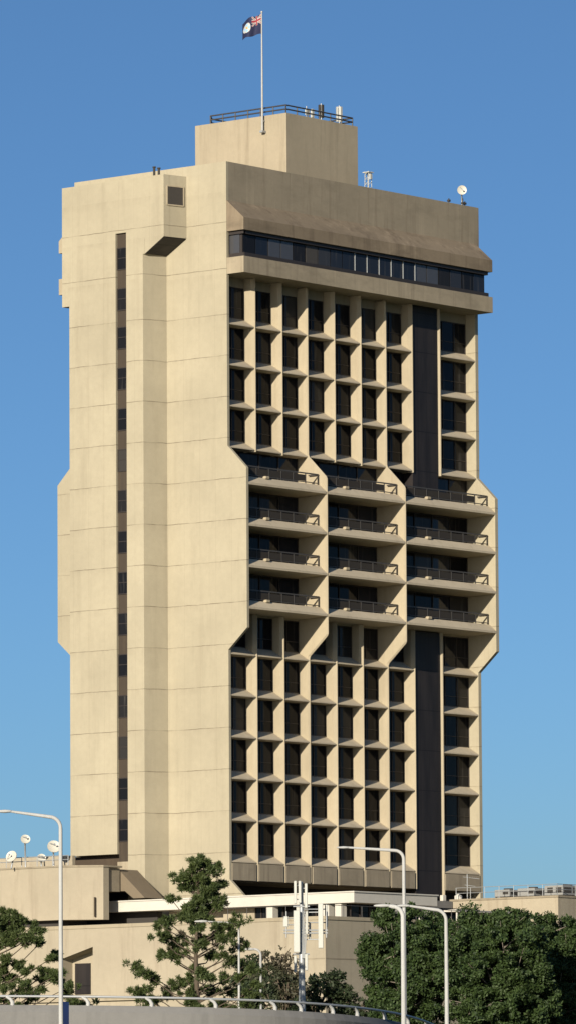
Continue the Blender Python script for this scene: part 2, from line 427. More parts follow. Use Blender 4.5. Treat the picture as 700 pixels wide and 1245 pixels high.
# balconies --------------------------------------------------------------
groups = [(FR[0], FR[3] - FT), (FR[3], FR[6] - FT), (FR[6], 29.10)]
for gi, (x0, x1) in enumerate(groups):
    first = None
    for k in (9, 8, 7, 6):
        if first is None:
            z = 27.0
            b = MB().prism_x([(-B, z - .52), (-B, z - .36), (-1.15, z + .16), (-1.0, z + .16), (-1.0, z), (1.04, z), (1.04, z - .62), (0.2, z - .62)], x0 + .004, x1 - .004).build('balcony', m_sill, T)
            r = MB()
            r.box(x0 + .25, x1 - .12, -1.12, -1.04, z + .88, z + .97)
            r.box(x0 + .25, x1 - .12, -1.11, -1.05, z + 0.25, z + 0.31)
            n = 6 if gi < 2 else 7
            for q in range(n + 1):
                xx = x0 + .28 + (x1 - x0 - .46) * q / n
                r.box(xx - .03, xx + .03, -1.11, -1.05, z + .16, z + .88)
            r.box(x1 - .2, x1 - .12, -1.04, -0.2, z + .88, z + .97)
            ro = r.build('railing', m_rail, b)
            for q in range(n - 1):
                xa = x0 + .28 + (x1 - x0 - .46) * q / n + .06; xb = x0 + .28 + (x1 - x0 - .46) * (q + 1) / n - .06
                MB().box(xa, xb, -1.09, -1.07, z + .33, z + .80).build('railing_panel', m_balg, b)
            for sx in (0.3, 0.62):
                xx = x0 + (x1 - x0) * sx
                MB().box(xx - .22, xx + .22, -1.35, -1.0, z + .10, z + .30).build('planter', m_fin, b, bevel=0.03) if sx < .5 else None
            # glazing behind
            d = MB(); t = .07; zt = z + 2.36
            nd = 4 if gi < 2 else 5; w = (x1 - x0) / nd
            d.box(x0 + .005, x1 - .005, .93, 1.045, z + .003, z + t).box(x0 + .005, x1 - .005, .93, 1.045, zt - t, zt)
            for q in range(nd + 1):
                xx = min(max(x0 + w * q, x0 + .04), x1 - .04); d.box(xx - .033, xx + .033, .93, 1.045, z + t, zt - t)
            do = d.build('sliding_door', m_frame, b)
            for q in range(nd):
                MB().box(x0 + w * q + .04, x0 + w * (q + 1) - .04, 1.0, 1.046, z + .05, zt - .05).build('pane', [m_glass2, m_glass, m_glass, m_glass2, m_glass][q], b)
            first = b
        else:
            dup(first, (0, 0, 3 * (k - 9)), T)

# service shaft on the blank side --------------------------------------------
SX = -2.0; SL0, SL1 = 7.92, 8.95; P1E = 13.5
sh = MB()
sh.prism_z([(-0.003, 5.75), (SX, 6.30), (SX, SL0), (-1.82, SL0), (-0.003, SL0)], PZ, 43.80)
sh.prism_z([(SX, SL1), (SX, P1E), (-0.003, P1E), (-0.003, SL1)], 0.12, 40.60)
sh.prism_z([(SX, SL1), (SX, 14.20), (-0.003, 14.20), (-0.003, SL1)], 40.60, 45.55)
sh.prism_z([(-0.003, 5.76), (SX, 6.12), (SX, SL0), (-0.003, SL0)], 43.80, 44.90)
sh.prism_z([(-0.003, 3.80), (SX, 4.27), (SX, SL0), (-0.003, SL0)], 44.90, 45.55)
sh.prism_z([(-0.003, 3.80), (SX, 4.27), (SX, 14.20), (-0.003, 14.20)], 45.55, 49.47)
# sloped soffit under the corbelled head
sh.add([(-0.003, 3.80, 44.9), (SX, 4.27, 44.9), (SX, 6.10, 43.8), (-0.003, 5.76, 43.8), (SX, 6.10, 44.9), (-0.003, 5.76, 44.9)],
       [(1, 4, 2), (0, 3, 5), (0, 5, 4, 1), (3, 2, 4, 5)])

shaft = sh.build('stair_shaft', m_wall, T)
sf = MB(); q0 = [Vector(p) for p in ((-0.03, 3.86, 44.865), (SX + .03, 4.33, 44.865), (SX + .03, 6.07, 43.82), (-0.03, 5.74, 43.82))]
sf.add([p - Vector((0, .02, .03)) for p in q0] + [p + Vector((0, .02, .02)) for p in q0], [(0, 1, 2, 3), (7, 6, 5, 4), (0, 4, 5, 1), (1, 5, 6, 2), (2, 6, 7, 3), (3, 7, 4, 0)])
sf.build('soffit', m_brown, T)
MB().box(-1.80, -0.004, SL0 + .003, SL1 - .003, -0.45, 45.55).build('spandrel_strip', m_spandrel, T)
MB().box(-1.99, -0.004, SL0 + .003, SL1 - .003, -1.1, -0.452).build('slot_ledge', m_conc, T)
w0 = None
for k in range(0, 15):
    if w0 is None:
        f = MB().box(-1.86, -1.802, SL0 + .01, SL1 - .01, 1.0, 1.07).box(-1.86, -1.802, SL0 + .01, SL1 - .01, 2.58, 2.65)
        f.box(-1.86, -1.802, SL0 + .01, SL0 + .07, 1.07, 2.58).box(-1.86, -1.802, SL1 - .07, SL1 - .01, 1.07, 2.58).box(-1.85, -1.802, SL0 + .07, SL1 - .07, 1.85, 1.9)
        w0 = f.build('stair_window', m_frame, T)
        MB().box(-1.83, -1.803, SL0 + .03, SL1 - .03, 1.03, 2.62).build('pane', m_glass, w0)
    else: dup(w0, (0, 0, 3 * k - (0.15 if k > 12 else 0)), T)
# louvred opening in the corbelled head (on the skewed return face)
a = Vector((SX, 0.47, 0)).normalized(); nn = Vector((a.y, -a.x, 0)); nn = nn if nn.y < 0 else -nn
c0 = Vector((SX / 2, 4.035, 0)) + nn * 0.02
lm_ = MB()
for sx, sz, hx, hz in ((-.74, 0, .05, .72), (.74, 0, .05, .72), (0, .70, .69, .05), (0, -.70, .69, .05)): lm_.obox(c0 + a * sx + Vector((0, 0, 47.95 + sz)), a, nn, hx, .05, hz)
lv = lm_.build('opening_frame', m_conc, T)
MB().obox(c0 + Vector((0, 0, 47.95)), a, nn, .69, .022, .65).build('louvre', m_dark, lv)

# penthouse ------------------------------------------------------------------
PX0, PX1, PY0, PY1, PT = 10.45, 18.8, 3.0, 11.9, 55.45
pent = MB().box(PX0, PX1, PY0, PY1, 49.75, PT).build('penthouse', m_conc, T)
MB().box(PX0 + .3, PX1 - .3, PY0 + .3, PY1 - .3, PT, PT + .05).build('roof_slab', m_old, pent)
r = MB()
for zz in (PT + .64, PT + .34):
    q = [(PX0 + .25, PY1 - 1.3), (PX0 + .25, PY0 + .25), (PX1 - .3, PY0 + .25), (PX1 - .3, PY1 - .5), (PX0 + 1.4, PY1 - .5), (PX0 + .25, PY1 - 1.3)]
    for (x0, y0), (x1, y1) in zip(q, q[1:]): r.tube([(x0, y0, zz), (x1, y1, zz)], .055, 6)
for i in range(7):
    y = PY0 + .25 + i * (PY1 - PY0 - 1.55) / 6; r.tube([(PX0 + .25, y, PT), (PX0 + .25, y, PT + .64)], .05, 6)
    x = PX0 + .25 + i * (PX1 - PX0 - .55) / 6; r.tube([(x, PY0 + .25, PT), (x, PY0 + .25, PT + .64)], .05, 6)
r.build('roof_railing', m_rail, T)

# ================================================================== on the roof
def proj_px(P):
    v = Vector(P) - CAM; d = v.dot(FW); u = F_PX * v.dot(RV) / d; w = F_PX * v.dot(U0) / d
    return 350 + u * cos(RO) + w * sin(RO), 622.5 - (w * cos(RO) - u * sin(RO))
# flagpole bracketed to the penthouse wall
fy = 5.1
FP = empty('flagpole', (PX0 - .25, fy, 54.0), 'tall slim white flagpole bracketed to the penthouse wall on the tower roof', 'flagpole')
MB().tube([(PX0 - .25, fy, 54.3), (PX0 - .25, fy, 58.5), (PX0 - .25, fy, 63.2)], [.085, .07, .045], 10).build('pole', m_lampw, FP)
MB().tube([(PX0 - .25, fy, 63.2), (PX0 - .25, fy, 63.27), (PX0 - .25, fy, 63.36)], [.06, .10, .02], 10).build('finial', m_lampw, FP)
MB().box(PX0 - .42, PX0, fy - .15, fy + .15, 54.15, 54.3).box(PX0 - .3, PX0, fy - .06, fy + .06, 55.0, 55.1).build('bracket', m_steel, FP)
# flag, blowing to the left and drooping, with a union canton at the pole side
mf = bpy.data.materials.new('flag_cloth'); mf.use_nodes = True
MFB = mf.node_tree.nodes['Principled BSDF']; MFB.inputs['Roughness'].default_value = .8
at_ = N(mf, 'ShaderNodeAttribute'); at_.attribute_name = 'flagcol'; mf.node_tree.links.new(at_.outputs['Color'], MFB.inputs['Base Color'])
NU, NV = 96, 56
FLW, FLH = 1.95, 1.5
def flagpt(s, t):
    # s along the fly (0 at the pole), t up
    ext = FLW * (s - .05 * s * s)
    wav = .34 * sin(6.5 * s + 1.2 * t) * s ** .6
    p = Vector((PX0 - .25, fy, 61.62)) - RV * (ext * .78) + HV * (ext * .45 + wav)
    p.z += t * FLH * (1 - .12 * s) - .34 * s * s + .05 * sin(9 * s + 2 * t)
    return p
def flagcol(s, t):
    navy = (.006, .009, .04); red = (.22, .02, .03); wh = (.36, .35, .33)
    if s < .5 and t > .5:
        x = s / .5 * 2 - 1; y = (t - .5) / .5 * 2 - 1; asp = 1.5
        X, Y = x * asp, y
        if abs(X) < .16 or abs(Y) < .2: return red
        if abs(X) < .28 or abs(Y) < .34: return wh
        d1 = abs(Y - X / asp) * .83; d2 = abs(Y + X / asp) * .83
        d = min(d1, d2)
        if d < .07: return red
        if d < .20: return wh
        return navy
    dx = (s - .76) * FLW / FLH; dy = t - .5; rr = math.hypot(dx, dy)
    if rr < .26:
        # pale blue maltese cross with a small crown
        ax, ay = abs(dx), abs(dy)
        if rr < .07: return (.55, .30, .05)
        if rr < .215 and (min(ax, ay) < max(ax, ay) * .42): return (.20, .42, .68)
        return (.40, .39, .36)
    return navy
vs = []; cols = []
for j in range(NV + 1):
    for i in range(NU + 1): vs.append(flagpt(i / NU, j / NV))
fs = [(j * (NU + 1) + i, j * (NU + 1) + i + 1, (j + 1) * (NU + 1) + i + 1, (j + 1) * (NU + 1) + i) for j in range(NV) for i in range(NU)]
fcol = [flagcol((i + .5) / NU, (j + .5) / NV) for j in range(NV) for i in range(NU)]
# a back sheet 12 mm behind gives the cloth thickness
nb = len(vs); vs2 = vs + [v + HV * .012 for v in vs]
fs2 = fs + [tuple(nb + i for i in reversed(f)) for f in fs]
fm = bpy.data.meshes.new('flag'); o0 = Vector((PX0 - .25, fy, 61.62)); fm.from_pydata([tuple(v - o0) for v in vs2], [], fs2)
ca = fm.color_attributes.new('flagcol', 'FLOAT_COLOR', 'CORNER')
arr = np.ones((len(fs2) * 4, 4), np.float32)
arr[:, :3] = np.repeat(np.array(fcol + fcol, np.float32), 4, axis=0); ca.data.foreach_set('color', arr.ravel())
fm.polygons.foreach_set('use_smooth', [True] * len(fs2)); fm.materials.append(mf)
fo = bpy.data.objects.new('flag', fm); COL.objects.link(fo); fo.location = o0
tag(fo, 'navy blue flag with union canton and white badge flying from the rooftop flagpole', 'flag')


def dish(name, c, rad, facing, h, label, group, mat=m_dish):
    c = Vector(c); t = empty(name, (c.x, c.y, c.z - h), label, 'antenna', group)
    f = facing.normalized(); a = f.orthogonal().normalized(); b = f.cross(a)
    m = MB(); R, K = 4, 18; vs = [c - f * rad * .22]
    for i in range(1, R + 1):
        q = i / R
        for k in range(K): vs.append(c + (a * cos(2 * pi * k / K) + b * sin(2 * pi * k / K)) * rad * q - f * rad * .22 * (1 - q * q))
    fs = [(0, 1 + k, 1 + (k + 1) % K) for k in range(K)]
    for i in range(R - 1):
        for k in range(K): fs.append((1 + i * K + k, 1 + (i + 1) * K + k, 1 + (i + 1) * K + (k + 1) % K, 1 + i * K + (k + 1) % K))
    n = len(vs); vs = vs + [v - f * .05 for v in vs]; fs = fs + [tuple(n + i for i in reversed(q)) for q in fs]
    m.add(vs, fs, True); m.build('reflector', mat, t)
    m = MB().tube([c - f * rad * .25, c - f * (rad * .25 + .25), Vector((c.x, c.y, c.z - h)) - f * .35 * 0], [.06, .06, .06], 7)
    m.build('mast', m_steel, t)
    m = MB().tube([c - b * rad * .8, c + f * rad * .7], .02, 5).tube([c + f * rad * .62, c + f * rad * .8], .07, 7)
    m.build('feed_horn', m_steel, t)
    return t

# dish on the far end of the tower parapet
dish('satellite_dish', (28.4, .6, 51.5), .36, -HV + RV * .1, 1.3, 'small round white dish on a mast at the right end of the tower roof', 'roof dishes')
# mast antennas on the penthouse
def panel_antenna(x, y, z0, h, r_, label, mat, group='roof antennas', n=3):
    t = empty('panel_antenna', (x, y, z0), label, 'antenna', group)
    MB().tube([(x, y, z0 - .02), (x, y, z0 + h + .1)], .05, 8).build('mast', m_steel, t)
    for k in range(n):
        an = 2 * pi * k / n + .5; c = Vector((x + cos(an) * r_, y + sin(an) * r_, z0 + h * .62))
        d = Vector((cos(an), sin(an), 0)); MB().obox(c, Vector((-d.y, d.x, 0)), d, .10, .06, h * .38).build('panel', mat, t)
        MB().obox(c - d * r_ * .5, d, Vector((-d.y, d.x, 0)), r_ * .5, .02, .03).build('bracket', m_steel, t)
    return t
panel_antenna(18.1, 4.2, PT + .05, 1.5, .17, 'pale panel antenna cluster standing at the right corner of the penthouse railing', m_antw)
panel_antenna(15.6, 3.9, PT + .05, 1.3, .14, 'dark slim panel antenna standing mid penthouse roof behind the railing', m_dark)
t = empty('whip_antenna', (14.6, 4.5, PT + .05), 'low cluster of thin rods and brackets left of the dark penthouse antenna', 'antenna', 'roof antennas')
MB().tube([(14.6, 4.5, PT), (14.6, 4.5, PT + 1.2)], .04, 6).tube([(14.9, 4.3, PT), (14.9, 4.3, PT + .9)], .05, 6).build('mast', m_steel, t)
MB().box(14.3, 14.75, 4.3, 4.4, PT + .5, PT + .9).box(14.9, 15.15, 4.2, 4.3, PT + .35, PT + 1.0).build('panel', m_antw, t)
# lattice mast right of the penthouse
t = empty('lattice_mast', (17.8, 1.2, 49.7), 'small pale lattice mast standing on the tower roof beside the penthouse', 'mast')
m = MB(); x, y = 17.8, 1.2
for dx, dy in ((-.2, -.2), (.2, -.2), (.2, .2), (-.2, .2)): m.tube([(x + dx, y + dy, 49.7), (x + dx * .8, y + dy * .8, 51.6)], .025, 5)
for q in range(5):
    z = 49.9 + q * .38; m.tube([(x - .2, y - .2, z), (x + .2, y - .2, z + .3)], .02, 4).tube([(x + .2, y + .2, z), (x - .2, y + .2, z + .3)], .02, 4).tube([(x - .2, y + .2, z), (x - .2, y - .2, z + .3)], .02, 4)
m.build('frame', m_antw, t)
MB().box(x - .3, x + .3, y - .3, y + .3, 51.6, 51.66).box(x - .12, x + .12, y - .3, y - .2, 51.1, 51.5).build('platform', m_antw, t)
for i, (yy, hh, lab) in enumerate(((5.6, .55, 'taller dark vent pipe on the parapet above the stair shaft'), (5.15, .42, 'shorter dark vent pipe on the parapet above the stair shaft'))):
    tag(MB().tube([(SX + .5, yy, 49.47), (SX + .5, yy, 49.6 + hh)], .09, 8).tube([(SX + .5, yy, 49.6 + hh), (SX + .5, yy, 49.68 + hh)], .13, 8).build('vent_pipe', m_dark), lab, 'pipe', 'vent pipes on the roof')
for i, xx in enumerate((26.2, 27.9, 28.15)):
    tag(MB().tube([(xx, .15, ROOF), (xx, .15, ROOF + .35 + .2 * (i == 1))], .05, 6).box(xx - .1, xx + .1, .05, .25, ROOF + .1, ROOF + .25).build('roof_fitting', m_dark),
        ['lone dark fitting on the parapet left of the roof dish', 'taller dark fitting on the parapet beside the roof dish', 'short dark fitting on the parapet at the foot of the roof dish'][i], 'fitting', 'small fittings on the parapet')

# ================================================================== PODIUM
P = empty('podium_building', (0, 0, GZ), 'long low cream concrete podium wall in front of the tower with a recessed dark door', 'building')
PXF = -10.0; PC = -17.05
pm = MB()
pm.box(PXF, 22.0, PC, 4.25, GZ, PZ)
pm.box(PXF, 22.0, 7.25, 40.0, GZ, PZ)
pm.box(PXF, 22.0, 4.25, 7.25, -6.9, PZ)
pm.box(PXF + 1.2, 22.0, 4.25, 7.25, GZ, -6.9)
# splayed lintel of the recess
pm.add([(PXF, 4.25, -6.9), (PXF, 7.25, -6.9), (PXF + 1.2, 7.25, -6.9), (PXF + 1.2, 4.25, -6.9), (PXF, 7.25, -7.7), (PXF + 1.2, 7.25, -7.7)], [(0, 3, 2, 1), (1, 2, 5, 4), (0, 1, 4), (3, 5, 2), (0, 4, 5, 3)])
pm.build('wall', m_pod, P)
MB().box(PXF - .06, 22.06, PC - .06, 40.0, PZ + .003, PZ + .25).build('coping', m_conc, P)
MB().box(PXF - .25, PXF - .003, 4.0, 40.0, -10.75, -10.55).box(PXF - .25, PXF - .003, -5.0, 4.0, -10.75, -10.55).build('ledge', m_conc, P)
MB().box(PXF + 1.12, PXF + 1.197, 5.5, 6.95, -10.2, -8.0).build('door', m_brown, P)
MB().box(PXF - .02, PXF - .003, PC + .05, PC + 2.9, -8.3, -8.22).box(PXF, 5, PC - .02, PC - .003, -8.3, -8.22).build('joint_strip', m_old, P)

# upper block at the left with the satellite dishes
U = empty('plant_block', (-4, 12, PZ + .3), 'flat cream concrete block on the podium left of the tower with dishes on top', 'building')
ub = MB().prism_z([(-8.0, 30), (-8.0, 9.0), (-6.2, 6.6), (-5.6, 6.6), (-5.6, 30)], PZ + .80, -1.03)
ub.build('wall', m_pod, U)
MB().box(-5.597, -4.25, 6.75, 30.0, -2.75, -1.06).build('eave_wall', m_old, U)
MB().box(-7.3, -4.3, 9.9, 30.0, PZ + .25, PZ + .80).box(-5.59, -4.3, 9.9, 30, PZ + .8, -2.75).build('plinth', m_dark, U)  # near-black colour stands for the shade in the gap under the block
MB().prism_z([(-8.06, 30), (-8.06, 8.97), (-6.24, 6.54), (-4.2, 6.54), (-4.2, 30)], -1.027, -.9).build('coping', m_old, U)
MB().box(-6.72, -6.62, 6.95, 7.05, -4.6, -3.2).build('downpipe', m_spandrel, U)
r = MB()
for z in (-.45, -.15): r.tube([(-7.4, 8.9, z), (-7.4, 29, z)], .03, 5)
for q in range(14): r.tube([(-7.4, 8.9 + q * 1.5, -1.0), (-7.4, 8.9 + q * 1.5, -.15)], .03, 5)
r.build('roof_railing', m_steel, U)
MB().box(-4.6, -4.3, 11, 30, -1, .0).build('screen_wall', m_pod, U)
# recess wall below the overhanging shaft, its shade put into the dark colour
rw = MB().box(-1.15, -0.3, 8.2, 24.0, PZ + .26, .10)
tag(rw.build('recess_wall', m_dkbr), 'recessed wall, coloured dark brown for shade, under the overhanging left side of the tower', 'wall')
# stair enclosure with sloped top between block and tower, shade put into its brown
sl = empty('stair_enclosure', (-3, 6, PZ), 'concrete stair enclosure, coloured brown for shade, with a sloping top at the foot of the tower', 'building')
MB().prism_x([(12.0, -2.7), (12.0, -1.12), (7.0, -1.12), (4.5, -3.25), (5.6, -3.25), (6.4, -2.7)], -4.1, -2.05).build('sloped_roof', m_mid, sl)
MB().box(-2.6, -2.06, 4.6, 12.0, PZ + .26, -3.3).build('wall', m_dark, sl)  # near-black wall carries the shade of the void behind the canopy

# white entrance canopy
K = empty('entrance_canopy', (-1, -5, PZ + .26), 'long white flat entrance canopy on pale columns at the foot of the tower', 'canopy')
MB().prism_z([(-4, -14.72), (5.3, -14.72), (5.3, -2.5), (-2.3, -2.5), (-2.3, 8.4), (-4, 8.4)], -4.18, -3.47).build('canopy_slab', m_white, K)
MB().prism_z([(-4.08, -14.80), (5.38, -14.80), (5.38, -2.5), (-2.3, -2.5), (-2.3, 8.4), (-4.08, 8.4)], -3.468, -3.38).build('canopy_edge', m_white, K)
c0 = None
for (x, y) in ((-3.5, -6.9), (-3.5, -12.0), (-3.5, -13.1), (4.6, -14.1), (1.2, -14.1), (-3.5, -9.6)):
    MB().box(x - .3, x + .3, y - .28, y + .28, PZ + .26, -4.183).build('column', m_white, K)
lob = empty('entrance_lobby', (0, -6, PZ + .26), 'dark glazed lobby with thin frames under the white canopy', 'building')
MB().box(-2.6, 12.0, -13.2, -1.7, PZ + .26, -4.19).build('glazing', m_glass, lob)
f = MB()
for q in range(12): f.box(-2.66, -2.603, -13.2 + q * 1.0, -13.1 + q * 1.0, PZ + .26, -4.2)
for q in range(15): f.box(-2.6 + q * 1.04, -2.5 + q * 1.04, -13.26, -13.203, PZ + .26, -4.2)
f.build('frame', m_frame, lob)
MB().box(-2.7, -2.62, -4.6, -1.7, PZ + .26, -4.2).build('wall', m_pod, lob)
MB().box(-2.0, -.3, -1.6, 4.0, PZ + .26, -4.2).build('wall', m_pod, lob)
# railing on the podium edge
r = MB()
for z in (PZ + 1.05,): r.tube([(-9.4, PC + .5, z), (-9.4, -5, z)], .025, 5).tube([(-9.4, PC + .5, z), (14, PC + .5, z)], .025, 5)
for q in range(7): r.tube([(-9.4, PC + .5 + q * 1.75, PZ + .2), (-9.4, PC + .5 + q * 1.75, PZ + 1.05)], .025, 5)
for q in range(12): r.tube([(-9.4 + q * 2, PC + .5, PZ + .2), (-9.4 + q * 2, PC + .5, PZ + 1.05)], .025, 5)
tag(r.build('podium_railing', m_rail), 'thin dark railing along the top edge of the podium wall', 'railing')
# pale shelter roof visible under the canopy
tag(MB().box(6.5, 13.5, -15.5, -14.0, -4.55, -4.4).box(6.7, 6.8, -15.4, -15.3, PZ + .2, -4.55).box(13.2, 13.3, -15.4, -15.3, PZ + .2, -4.55).build('walkway_roof', m_white), 'flat white walkway roof right of the entrance canopy partly behind trees', 'roof')

# low wing at the right
R_ = empty('side_wing', (30, -6, GZ), 'low cream concrete wing with rooftop plant right of the tower behind the trees', 'building')
MB().box(23.0, 60.0, -12.0, -1.0, GZ, -2.95).build('wall', m_pod, R_)
MB().box(22.94, 60.06, -12.06, -1.0, -2.947, -2.8).build('coping', m_old, R_)
MB().box(9.3, 22.9, -2.2, -1.75, PZ, -2.95).build('screen_wall', m_road_c, R_)
MB().box(29.5, 70, -1.0, 12, GZ, -3.6).build('wall', m_pod, R_)
# plant on it
def plant(x0, x1, y0, y1, z0, z1, label):
    t = empty('air_handler', ((x0 + x1) / 2, (y0 + y1) / 2, z0), label, 'machine', 'rooftop plant on the side wing')
    MB().box(x0, x1, y0, y1, z0 + .12, z1).build('casing', m_mach, t, bevel=.03)
    m = MB()
    for q in range(int((x1 - x0) / 1.1)): m.box(x0 + .15 + q * 1.1, x0 + 1.0 + q * 1.1, y0 - .03, y0 - .003, z0 + .3, z1 - .15)
    for q in range(int((y1 - y0) / .8)): m.box(x0 - .03, x0 - .003, y0 + .1 + q * .8, y0 + .6 + q * .8, z0 + .3, z1 - .15)
    m.build('grille', m_dark, t)
    MB().tube([((x0 + x1) / 2, (y0 + y1) / 2, z1), ((x0 + x1) / 2, (y0 + y1) / 2, z1 + .12)], .35, 14).build('fan', m_dark, t)
    m = MB()
    for a_ in (x0 + .1, x1 - .1):
        for b_ in (y0 + .1, y1 - .1): m.box(a_ - .05, a_ + .05, b_ - .05, b_ + .05, z0, z0 + .12)
    m.build('feet', m_rail, t)
plant(25.0, 28.5, -10.9, -9.2, -2.8, -1.95, 'wide grey air handling unit at the corner of the low wing roof')
plant(24.6, 26.4, -8.6, -7.0, -2.8, -2.1, 'squat grey air unit in the middle of the low wing roof')
plant(24.4, 26.0, -6.4, -5.0, -2.8, -2.15, 'small grey air unit nearest the tower on the low wing roof')
m = MB()
for z in (-2.35, -1.95): m.tube([(23.3, -11.7, z), (23.3, -2.2, z)], .025, 5).tube([(23.3, -11.7, z), (45, -11.7, z)], .025, 5)
for q in range(8): m.tube([(23.3, -11.7 + q * 1.35, -2.8), (23.3, -11.7 + q * 1.35, -1.95)], .025, 5)
for q in range(10): m.tube([(23.3 + q * 2.2, -11.7, -2.8), (23.3 + q * 2.2, -11.7, -1.95)], .025, 5)
tag(m.build('wing_railing', m_steel), 'thin grey pipe railing round the low wing roof right of the tower', 'railing')
t = empty('aerial', (24.2, -2.6, -2.8), 'thin branching television aerial beside the right foot of the tower', 'antenna')
m = MB().tube([(24.2, -2.6, -2.8), (24.2, -2.6, -.9)], .035, 6).build('mast', m_steel, t)
m = MB().tube([Vector((24.2, -2.6, -1.1)) - RV * .3, Vector((24.2, -2.6, -1.25)) + RV * .9], .02, 5).tube([Vector((24.2, -2.6, -1.7)) - RV * .2, Vector((24.2, -2.6, -1.8)) + RV * .6], .02, 5)
for q in range(6): m.tube([Vector((24.2, -2.6, -1.12)) + RV * (q * .16 - .1) + HV * .2, Vector((24.2, -2.6, -1.12)) + RV * (q * .16 - .1) - HV * .2], .012, 4)
m.build('elements', m_steel, t)
tag(MB().tube([(24.0, -1.9, -2.8), (24.0, -1.9, -2.5), (24.0, -1.9, -2.35)], [.3, .3, .05], 10).build('roof_vent', m_white), 'small white domed roof vent at the right foot of the tower', 'vent')
tag(MB().box(21.9, 22.3, -2.1, -1.8, -2.945, -2.5).build('junction_box', m_white, bevel=.03), 'small white box on the wall below the tower corner', 'box')

# dishes on the plant block (photo: four round ones and a tilted one)
for (px, py, rd, h, lab) in ((14, 1041, .43, .55, 'white satellite dish leftmost on the low block roof'), (31.5, 1020, .35, 1.3, 'small white dish raised highest on a mast above the block roof'),
                             (51, 1043, .33, .45, 'cream satellite dish low behind the railing between two others on the block'), (66, 1029, .48, .85, 'large white satellite dish beside the street lamp pole on the block roof')):
    # stands on the block roof, 7 m behind its front wall
    d = 443.1 + HV.dot(Vector((-6.6, 11.0, 0)))
    c = at(px, py, d)
    dish('satellite_dish', c, rd, -HV + RV * (.2 if px > 20 else -.5) + Vector((0, 0, .45)), max(c.z + 1.0, .3), lab, 'satellite dishes on the block roof')
c = at(94, 1047, 452)
dish('satellite_dish', c, .36, -HV * .5 + RV * .4 + Vector((0, 0, 1.2)), max(c.z + .9, .3), 'small dish tipped skyward rightmost on the block roof', 'satellite dishes on the block roof')

# ================================================================== ELEVATED ROAD
path = [(-260, 1221, 300), (-60, 1221.5, 300), (100, 1222, 300), (240, 1224, 300), (340, 1227, 301), (400, 1231, 303), (440, 1235.5, 306), (480, 1241.5, 311), (510, 1249, 318), (535, 1259, 328), (552, 1270, 340), (566, 1282, 356)]
cpts = [at(*p) for p in path]
# resample
def resample(pts, step):
    out_ = [pts[0]]; acc = 0
    for a_, b_ in zip(pts, pts[1:]):
        L_ = (b_ - a_).length; n_ = max(1, int(L_ / step))
        for i in range(1, n_ + 1): out_.append(a_.lerp(b_, i / n_))
    return out_
def smooth(pts, it=6):
    for _ in range(it): pts = [pts[0]] + [(pts[i - 1] + pts[i] * 2 + pts[i + 1]) / 4 for i in range(1, len(pts) - 1)] + [pts[-1]]
    return pts
bp_ = smooth(resample(cpts, 0.7), 30)
def sweep(m, pts, prof):
    """prof: (outwards, up) pairs; outwards is away from the camera"""
    n = len(pts); k = len(prof); vs = []
    for i, p in enumerate(pts):
        tg = (pts[min(i + 1, n - 1)] - pts[max(i - 1, 0)]); tg.z = 0; tg.normalize(); nv = Vector((-tg.y, tg.x, 0))
        for o_, u_ in prof: vs.append(p + nv * o_ + ZV * u_)
    fs = [(i * k + j, i * k + (j + 1) % k, (i + 1) * k + (j + 1) % k, (i + 1) * k + j) for i in range(n - 1) for j in range(k)]
    fs += [tuple(range(k)), tuple(reversed(range((n - 1) * k, n * k)))]
    m.add(vs, fs); return m
VD = sweep(MB(), bp_, [(-.3, -1.05), (9.6, -1.05), (9.6, -1.7), (-.3, -1.7)]).build('elevated_road', m_asph); tag(VD, kind='structure')
tag(sweep(MB(), bp_, [(-.32, -1.5), (-.32, -.34), (-.12, -.04), (-.08, 0), (.12, 0), (.22, -1.045), (.0, -1.5)]).build('concrete_barrier', m_road_c), 'long curving grey concrete parapet along the near edge of the road', 'barrier')
tag(sweep(MB(), bp_, [(9.0, -1.045), (9.1, -.2), (9.4, -.2), (9.5, -1.045)]).build('far_barrier', m_road_c), 'grey concrete barrier on the far side of the road beyond the near parapet', 'barrier')
GR = empty('guard_rail', at(268, 1224, 300), 'pale steel tube rail on curved posts bolted along the near concrete parapet', 'railing')
rp = [p + ZV * .42 for p in bp_]
MB().tube(rp, .06, 8).build('rail', m_steel, GR)
def nearest(px):
    return min(bp_, key=lambda p: abs(proj_px(p)[0] - px))
def post(px):
    p = nearest(px); i = bp_.index(p); tg = (bp_[min(i + 1, len(bp_) - 1)] - bp_[i - 1]).normalized()
    m = MB()
    prof = [(-.26, -.05, .17), (-.30, .10, .15), (-.20, .28, .12), (-.02, .42, .10)]
    nv = Vector((-tg.y, tg.x, 0)).normalized()
    c1 = [p + tg * o_ - nv * .0 + ZV * u_ for o_, u_, _ in [(.16, -.03, 0), (.17, .12, 0), (.08, .28, 0), (-.14, .40, 0)]]
    m.tube(c1, [.11, .10, .08, .06], 8)
    m.build('post', m_lampw, GR)
for px in (12, 105, 186, 268, 330, 363, 397, 431, 465, 494, 516, 534): post(px)
# piers under the road
for px in (60, 300, 470):
    p = nearest(px); tag(MB().box(p.x - .6, p.x + .6, p.y + 3.2, p.y + 4.6, GZ - .5, p.z - 1.6).build('road_pier', m_road_c), {60: 'grey pier under the road near the left lamp', 300: 'grey pier under the middle of the road', 470: 'grey pier under the curve of the road'}[px], 'pier', 'piers under the road')
